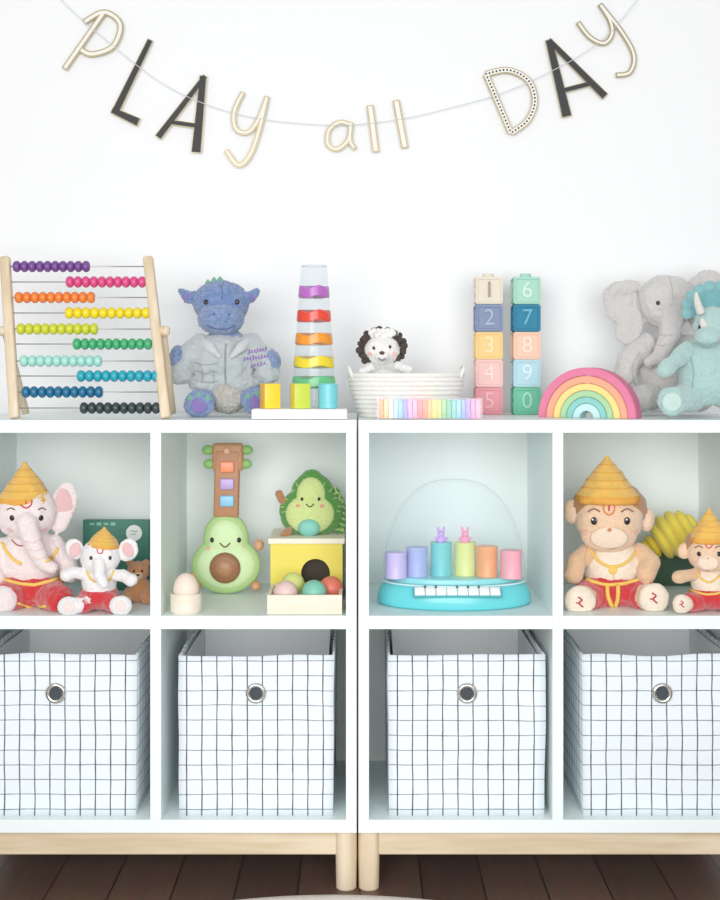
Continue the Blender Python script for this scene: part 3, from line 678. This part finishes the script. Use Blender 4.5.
# ---------- ball drop box
F=Fr('ball_drop_box',308,.225,ZM,'cream and yellow wooden ball drop box with dark round opening','toy box')
yf=-.07;w=72*S(.155);HB=.1155
bm=bmesh.new();a_box(bm,(0,0,HB-.005),(w+.008,.15,.010),.001);a_box(bm,(-w/2+.003,.003,HB/2-.005),(.006,.134,HB-.0105));a_box(bm,(w/2-.003,.003,HB/2-.005),(.006,.134,HB-.0105));a_box(bm,(0,.067,HB/2-.005),(w-.013,.006,HB-.0105))
F.fin('box_frame',bm,M('#f4ecd6',rough=.6),False)
t=bmesh.new();ccx=9*S(.155);ccz=.050;rO=.027;zt_=HB-.0105;x0_,x1_=-w/2,w/2
ang=sorted([2*math.pi*i/48 for i in range(48)]+[math.atan2(z-ccz,x-ccx)%(2*math.pi) for x in (x0_,x1_) for z in (0,zt_)])
rings=[]
for y in (yf,yf+.005):
    A=[];B=[]
    for a in ang:
        dx,dz=math.cos(a),math.sin(a);k=1e9
        if dx>1e-6:k=min(k,(x1_-ccx)/dx)
        if dx<-1e-6:k=min(k,(x0_-ccx)/dx)
        if dz>1e-6:k=min(k,(zt_-ccz)/dz)
        if dz<-1e-6:k=min(k,(0-ccz)/dz)
        A.append(t.verts.new((ccx+rO*dx,y,ccz+rO*dz)));B.append(t.verts.new((ccx+k*dx,y,ccz+k*dz)))
    rings.append((A,B));n=len(ang)
    for i in range(n):t.faces.new([A[i],A[(i+1)%n],B[(i+1)%n],B[i]])
(A0,B0),(A1,B1)=rings
for i in range(n):
    j=(i+1)%n;t.faces.new([A0[i],A0[j],A1[j],A1[i]]);t.faces.new([B0[i],B0[j],B1[j],B1[i]])
F.fin('front_panel',t,M('#ecd94e',rough=.5),False,'yellow front with round opening')
bm=bmesh.new();a_box(bm,(0,0,.003),(w-.013,.12,.003));a_box(bm,(0,-.045,.05),(w-.013,.002,.09));F.fin('interior_shade_boards',bm,M('#3c352c',rough=.9),False)  # dark boards behind the opening, coloured as the shade inside the box
ztop=ZM+HB
# ---------- avocado plush
F=Fr('plush_avocado',312,.215,ztop,'open avocado-half plush with dark green edge, on the yellow box','stuffed toy')
bv=blob(F,'body',[('e',311,512,0,32,27,10,0),('e',312,492,0,21,20,9,0),('e',312,477,0,10,8,7,0),('c',[(288,531,8),(284,536,14)],[4.5,4.5],1),('c',[(282,500,4),(279,494,6)],[4,4],1)],[PL('#4f8f3c'),PL('#b57a4c')],vox=1.1,lump=.6)
b2=blob(F,'flesh',[('e',310,514,6,24.5,20,9,0),('e',311,495,6,14.5,18,8,0)],[PL('#d6e592')],vox=1.1,clamp=True,lump=.1)
b3=blob(F,'quilted_leaf',[('e',337,512,-6,9,26,6,0,-6)],[PL('#4f8f44')],vox=1.2,label='striped dark green quilted leaf',lump=.2)
for k in range(8):stroke(F,b3,'stripe',[(332,489+k*6),(338,487+k*6),(345,490+k*6)],.9,PL('#b4d873'))
for k in range(13):
    a=math.radians(-20+k*18.5);
    cx,cy=311,506
    p0=(cx+25*math.cos(a),cy-24*math.sin(a)) if math.sin(a)>0 else (cx+27*math.cos(a),cy-14*math.sin(a))
    p1=(cx+29*math.cos(a),cy-29*math.sin(a)) if math.sin(a)>0 else (cx+31*math.cos(a),cy-17*math.sin(a))
    k2=1-.22*max(0,math.sin(a));stroke(F,bv,'stripe',[(cx+(p0[0]-cx)*k2,p0[1]),(cx+(p1[0]-cx)*k2,p1[1])],.6,PL('#a4cc68'))
for x in (302,319):feat(F,b2,'eye',x,499,1.7,1.9,BLACK)
stroke(F,b2,'mouth',[(306,504),(310,507),(314,504)],.6,BLACK)
for x in (298,322):feat(F,b2,'cheek',x,506,2.6,1.8,PL('#e99a86'),.2)
feat(F,b2,'pit',309,528,11,9.5,M('#7fcabb',rough=.6),.8,label='teal pit')
# ---------- ball tray + balls
x0=W(267,0,.012).x;x1=W(342,0,.012).x;w=x1-x0
bm=bmesh.new();D=.118;H=.034
a_box(bm,(0,0,.005),(w-.008,D-.008,.010));a_box(bm,(0,-D/2+.003,H/2),(w,.006,H),.0008);a_box(bm,(0,D/2-.003,H/2),(w,.006,H),.0008);a_box(bm,(-w/2+.003,0,H/2),(.006,D-.0122,H),.0008);a_box(bm,(w/2-.003,0,H/2),(.006,D-.0122,H),.0008)
thing('ball_tray',bm,PALE,Vector(((x0+x1)/2,.012+D/2,ZM+.0004)),'pale wooden tray holding coloured balls before the yellow box','tray',smooth=False)
for px,y,h,nm,r,dz in ((285.5,.046,'#e8c6c0','pale mauve',.0218,0),(314,.048,'#79c2ac','teal',.0222,0),(293,.088,'#cfd97c','lime',.0205,.011),(331,.09,'#e2705c','coral red',.0222,0)):
    bm=bmesh.new();a_sph(bm,(0,0,0),r,0,None,4);thing('wooden_ball',bm,M(h,rough=.45),Vector((W(px,0,y).x,y,ZM+.0106+r+dz)),'%s wooden ball in the pale tray'%nm,'ball','wooden balls in the tray')
# ---------- toy piano popper
F=Fr('toy_piano',454,.13,ZM,'turquoise toy piano with coloured cylinders under a clear dome','musical toy')
u=F.s;TQ=M('#62d2d9',rough=.3);RX_=77*u;SY=.65
bm=bmesh.new();a_lathe(bm,[(0,.001),(RX_*.97,.001),(RX_,.006),(RX_*.99,.018),(RX_*.96,.030),(RX_*.93,.037),(RX_*.88,.040),(0,.040)],(0,0,0),72,SY);F.fin('base',bm,TQ)
bm=bmesh.new();a_lathe(bm,[(0,.0405),(RX_*.85,.0405),(RX_*.85,.047),(RX_*.83,.05),(0,.05)],(0,.012,0),64,.54);F.fin('deck',bm,M('#86e0e5',rough=.3),'auto')
yk=-RX_*SY*.90
bm=bmesh.new();Rk=Matrix.Rotation(math.radians(38),4,'X')
a_box(bm,(0,yk,.0325),(86*u,.022,.004),.001,0,2,Rk);F.fin('key_bed',bm,M('#4fa9b2',rough=.4),'auto')
for i in range(8):
    bm=bmesh.new();a_box(bm,((i-3.5)*10.4*u,yk-.0015,.035),(9.7*u,.017,.005),.0012,0,2,Rk);F.fin('piano_key',bm,M('#fafcfc',rough=.3),'auto')
for i in (0,1,3,4,5):
    bm=bmesh.new();a_box(bm,((i-3)*10.4*u,yk+.0045,.0418),(2.4*u,.006,.003),.0008,0,2,Rk);F.fin('black_key',bm,M('#4b6a72',rough=.3),'auto')
for px,h,dd,tp in ((396,'#c7b8ec',14,552),(417,'#a2b0ea',4,547),(441,'#57c9cd',-2,542),(465,'#dce484',-2,542),(487,'#f6a062',4,546),(511,'#f7a0b0',14,550)):
    base=F.P(px,580,dd);tpz=F.P(px,tp,dd).z;bm=bmesh.new()
    r=11*u;h_=tpz-.0503
    a_lathe(bm,[(0,0),(r,0),(r,.002),(r*.96,.004),(r*.96,h_-.005),(r,h_-.003),(r*.98,h_),(0,h_)],(base.x,base.y,.0503),28);F.fin('popper_cylinder',bm,M(h,rough=.4),'auto')
    if px in (441,465):
        c=Vector((base.x,base.y,tpz+.004));hh={441:'#c49aec',465:'#f58fba'}[px]
        bm=bmesh.new();a_sph(bm,c,(.009,.008,.009));a_sph(bm,c+Vector((0,0,.011)),(.0065,.0065,.0065));a_sph(bm,c+Vector((-.005,0,.019)),(.0025,.002,.006));a_sph(bm,c+Vector((.005,0,.019)),(.0025,.002,.006));a_sph(bm,c+Vector((-.009,-.002,.003)),(.004,.003,.003));a_sph(bm,c+Vector((.009,-.002,.003)),(.004,.003,.003))
        F.fin('figurine',bm,M(hh,rough=.35))
bm=bmesh.new();prof=[];r0=RX_*.93;hd=F.P(454,479,0).z-.041
for i in range(25):
    a=math.pi/2*i/24;prof.append((r0*(math.cos(a))**.8 if i<24 else 0,.041+hd*math.sin(a)))
a_lathe(bm,prof,(0,.004,0),96,.6);F.fin('dome',bm,clear('#fcfeff',edge=.75,haze=.05,pw=6,white=.75),label='clear plastic dome')
bm=bmesh.new();R_=r0;a_tube(bm,[(R_*math.cos(a),.004+R_*.6*math.sin(a),.0415) for a in [2*math.pi*i/64 for i in range(65)]],.0018,0,6);F.fin('dome_rim',bm,M('#cfeef2',rough=.2))
# ---------- monkeys
SK=PL('#f3cda9');BRN=PL('#b17a4b');CR=PL('#f9e8d2');ARM=PL('#ecc096')
def sole(F,bv,x,y,k):
    MK=PL('#c2383c')
    stroke(F,bv,'sole_mark',[(x-2*k,y-5*k),(x+2*k,y-2*k),(x-1*k,y+1*k),(x+3*k,y+5*k)],.7*k+.2,MK)
    stroke(F,bv,'sole_mark',[(x-4*k,y+1*k),(x-1*k,y+1*k)],.6*k+.2,MK)
F=Fr('plush_monkey',612,.13,ZM,'large tan plush monkey with golden cap, sitting in red trousers','stuffed toy')
bv=blob(F,'body',[('e',609,520,7,33.5,29,27,0),('e',609,508,-1,38,28.5,27,1),('e',609,534,16,28,18,17,0),('e',572,512,2,8,12,5,0),('e',647,520,2,8,12,5,0),('e',613,566,0,30,30,24,2),
 ('c',[(589,552,6),(576,562,16),(574,574,22)],[10,10,10],3),('c',[(638,552,6),(650,562,16),(646,574,24)],[10,10,10],3),
 ('c',[(594,596,10),(582,600,36)],[14,14],3),('c',[(634,594,10),(650,598,36)],[14,14],3),('e',580,601,44,15,15,8,2),('e',654,598,44,15,15,8,2)],[SK,BRN,CR,ARM])
feat(F,bv,'muzzle',609,538,18,11,PL('#f8dfc5'),.25)
for x in (594,627):
    feat(F,bv,'eye',x,521,3.4,3.9,BLACK,.35);feat(F,bv,'eye_glint',x-1,519.5,.9,.9,M('#ffffff'),.6,up=1.4)
    stroke(F,bv,'eyebrow',[(x-6,512),(x,509),(x+6,512)],.8,PL('#7b5033'))
stroke(F,bv,'mouth',[(597,540),(603,546),(611,548),(620,545),(625,538)],1.0,PL('#a8483a'))
feat(F,bv,'nose',610,530,3.4,2.2,PL('#c9855a'),up=2)
stroke(F,bv,'forehead_mark',[(604,503),(604,511),(609,515),(614,511),(614,503)],.9,PL('#ec8544'));stroke(F,bv,'forehead_mark',[(609,504),(609,511)],.9,RED)
for x in (573,646):feat(F,bv,'ear_lining',x,514 if x<600 else 521,4.5,7.5,PL('#f8d8bc'),.12)
for x in (585,635):feat(F,bv,'cheek',x,532,4,3,PL('#efb59a'),.12)
stroke(F,bv,'belly_seam',[(613,574),(614,580)],.4,PL('#dcb48c'));stroke(F,bv,'arm_seam',[(589,545),(585,556),(586,568)],.4,PL('#c99a6c'))
stroke(F,bv,'necklace',[(590,550),(600,562),(613,567),(627,562),(636,551)],1.6,YEL)
feat(F,bv,'pendant',613,570,4.5,4.5,YEL,.4)
sole(F,bv,580,602,1);sole(F,bv,654,598,1)
blob(F,'trousers',[('e',613,590,3,36,19,27,0),('c',[(596,595,12),(585,600,27)],[17,16.5],0),('c',[(632,593,12),(647,598,27)],[17,16.5],0)],[RED],label='red trousers',lump=2)
tb=F.bvh;stroke(F,tb,'trim',[(580,577),(596,583),(613,585),(632,582),(646,577)],1.8,YEL)
stroke(F,tb,'trim',[(607,586),(608,596),(612,606)],2.2,YEL);stroke(F,tb,'trim',[(618,586),(618,596),(615,606)],2.2,YEL)
hat(F,607,499,456,32,6)
F=Fr('plush_monkey',708,.06,ZM,'small tan plush monkey with golden cap, sitting in red trousers','stuffed toy')
bv=blob(F,'body',[('e',709,553,5,22,19,18,0),('e',709,546,-1,25,19,18,1),('e',709,562,12,16,10,11,0),('e',684,551,1,6,8,4,0),('e',734,551,1,6,8,4,0),('e',709,583,0,18,18,15,2),
 ('c',[(695,574,5),(685,576,12),(678,577,16)],[6,6,6.5],3),('c',[(723,574,5),(736,577,14)],[6,6],3),('e',682,604,24,9.5,9.5,6,2),('c',[(698,602,8),(684,604,20)],[8,8],3),('c',[(720,602,8),(735,604,22)],[8,9],2)],[SK,BRN,CR,ARM],vox=1.1)
feat(F,bv,'muzzle',708,563,10,7,PL('#f8dfc5'),.25)
for x in (699,719):feat(F,bv,'eye',x,554,2.2,2.5,BLACK,.4);stroke(F,bv,'eyebrow',[(x-4,548),(x,546),(x+4,548)],.6,PL('#7b5033'))
stroke(F,bv,'mouth',[(702,566),(708,570),(715,566)],.7,PL('#a8483a'));feat(F,bv,'nose',708,559,2.2,1.6,PL('#c9855a'),up=1)
stroke(F,bv,'forehead_mark',[(705,542),(706,546),(709,548),(712,546),(713,542)],.6,RED)
stroke(F,bv,'necklace',[(697,573),(703,580),(711,582),(720,575)],1.1,YEL)
blob(F,'trousers',[('e',709,597,1,22,13,17,0),('c',[(700,600,8),(690,603,14)],[10,10],0),('c',[(719,600,8),(728,603,14)],[10,10],0)],[RED],vox=1.2,label='red trousers',lump=1.2)
stroke(F,F.bvh,'trim',[(690,590),(702,594),(716,594),(728,590)],1.2,YEL)
sole(F,bv,682,604,.65)
hat(F,709,540,508,20,4)
# ---------- golden mace
F=Fr('plush_mace',665,.235,ZM,'yellow segmented plush mace leaning between the two monkeys','stuffed toy')
YM=M('#f2dc4e',rough=.95,bump=.5,bs=300,sheen=.3)
a=F.P(676,533,0);b_=F.P(640,583,0);b_.z=.014;dd=Vector((.045,-.004,.028)).normalized();R=dd.to_track_quat('Z','Y').to_matrix()
bm=bmesh.new();r=24*F.s
def seg(bm,c,r,h):
    a_lathe(bm,[(0,-h)]+[(r*math.cos(t_)**.6,h*math.sin(t_)) for t_ in [(-1.4+i*.28) for i in range(11)]]+[(0,h)],c,36,1,R)
for off,rr,hh in ((18,.45,5),(12,.78,6),(3,.98,7),(-7,1.0,7),(-16,.8,6)):seg(bm,a+dd*off*F.s,r*rr,hh*F.s)
F.fin('mace_head',bm,YM)
bm=bmesh.new()
for off,rr in ((-26,.5),(-33,.42),(-40,.36)):seg(bm,a+dd*off*F.s,r*rr,4.5*F.s)
F.fin('mace_collar',bm,M('#e6c93c',rough=.9))
bm=bmesh.new();a_tube(bm,[a-dd*38*F.s,b_],.008,0,14);F.fin('mace_handle',bm,YM)
F=Fr('picture_book',672,.31,ZM,'dark green hardcover picture book standing behind the yellow mace','book')
w=66*F.s;H=.075
bm=bmesh.new();a_box(bm,(0,0,H/2),(w,.003,H),.0006);a_box(bm,(0,.013,H/2),(w,.003,H),.0006);a_box(bm,(-w/2+.0015,.0065,H/2),(.003,.012,H),.0005);F.fin('book_cover',bm,M('#3a5c45',rough=.4),False)
bm=bmesh.new();a_box(bm,(.001,.0065,H/2),(w-.006,.0095,H-.006));F.fin('pages',bm,CREAM,False)
# ---------- camera, light
cd=bpy.data.cameras.new('camera');cam=link(bpy.data.objects.new('camera',cd));cam.location=CAM;cam.rotation_euler=(math.pi/2,0,0)
cd.sensor_fit='HORIZONTAL';cd.sensor_width=36;cd.lens=FP/720*36;cd.shift_y=-(450-HY)/720;bpy.context.scene.camera=cam
w=bpy.data.worlds.new('world');bpy.context.scene.world=w;w.use_nodes=True;bg=w.node_tree.nodes['Background'];bg.inputs[0].default_value=(.965,.985,1,1);bg.inputs[1].default_value=.45
def area(loc,tgt,size,e,c=(1,1,1)):
    l=bpy.data.lights.new('added_front_light','AREA');l.shape='SQUARE';l.size=size;l.energy=e;l.color=c  # unseen front lamp, added to brighten the wall and cubbies; no window there
    o=link(bpy.data.objects.new('added_front_light',l));o.location=loc;o.rotation_euler=(Vector(tgt)-Vector(loc)).to_track_quat('-Z','Y').to_euler()
area((-.8,-3.1,1.3),(0,.2,.72),1.5,54,(1,.995,.985));area((.7,-3.2,1.05),(0,.2,.62),1.5,46,(.98,.99,1))
try:
    vs=bpy.context.scene.view_settings;vs.view_transform='Standard';vs.gamma=1.14
except Exception:pass
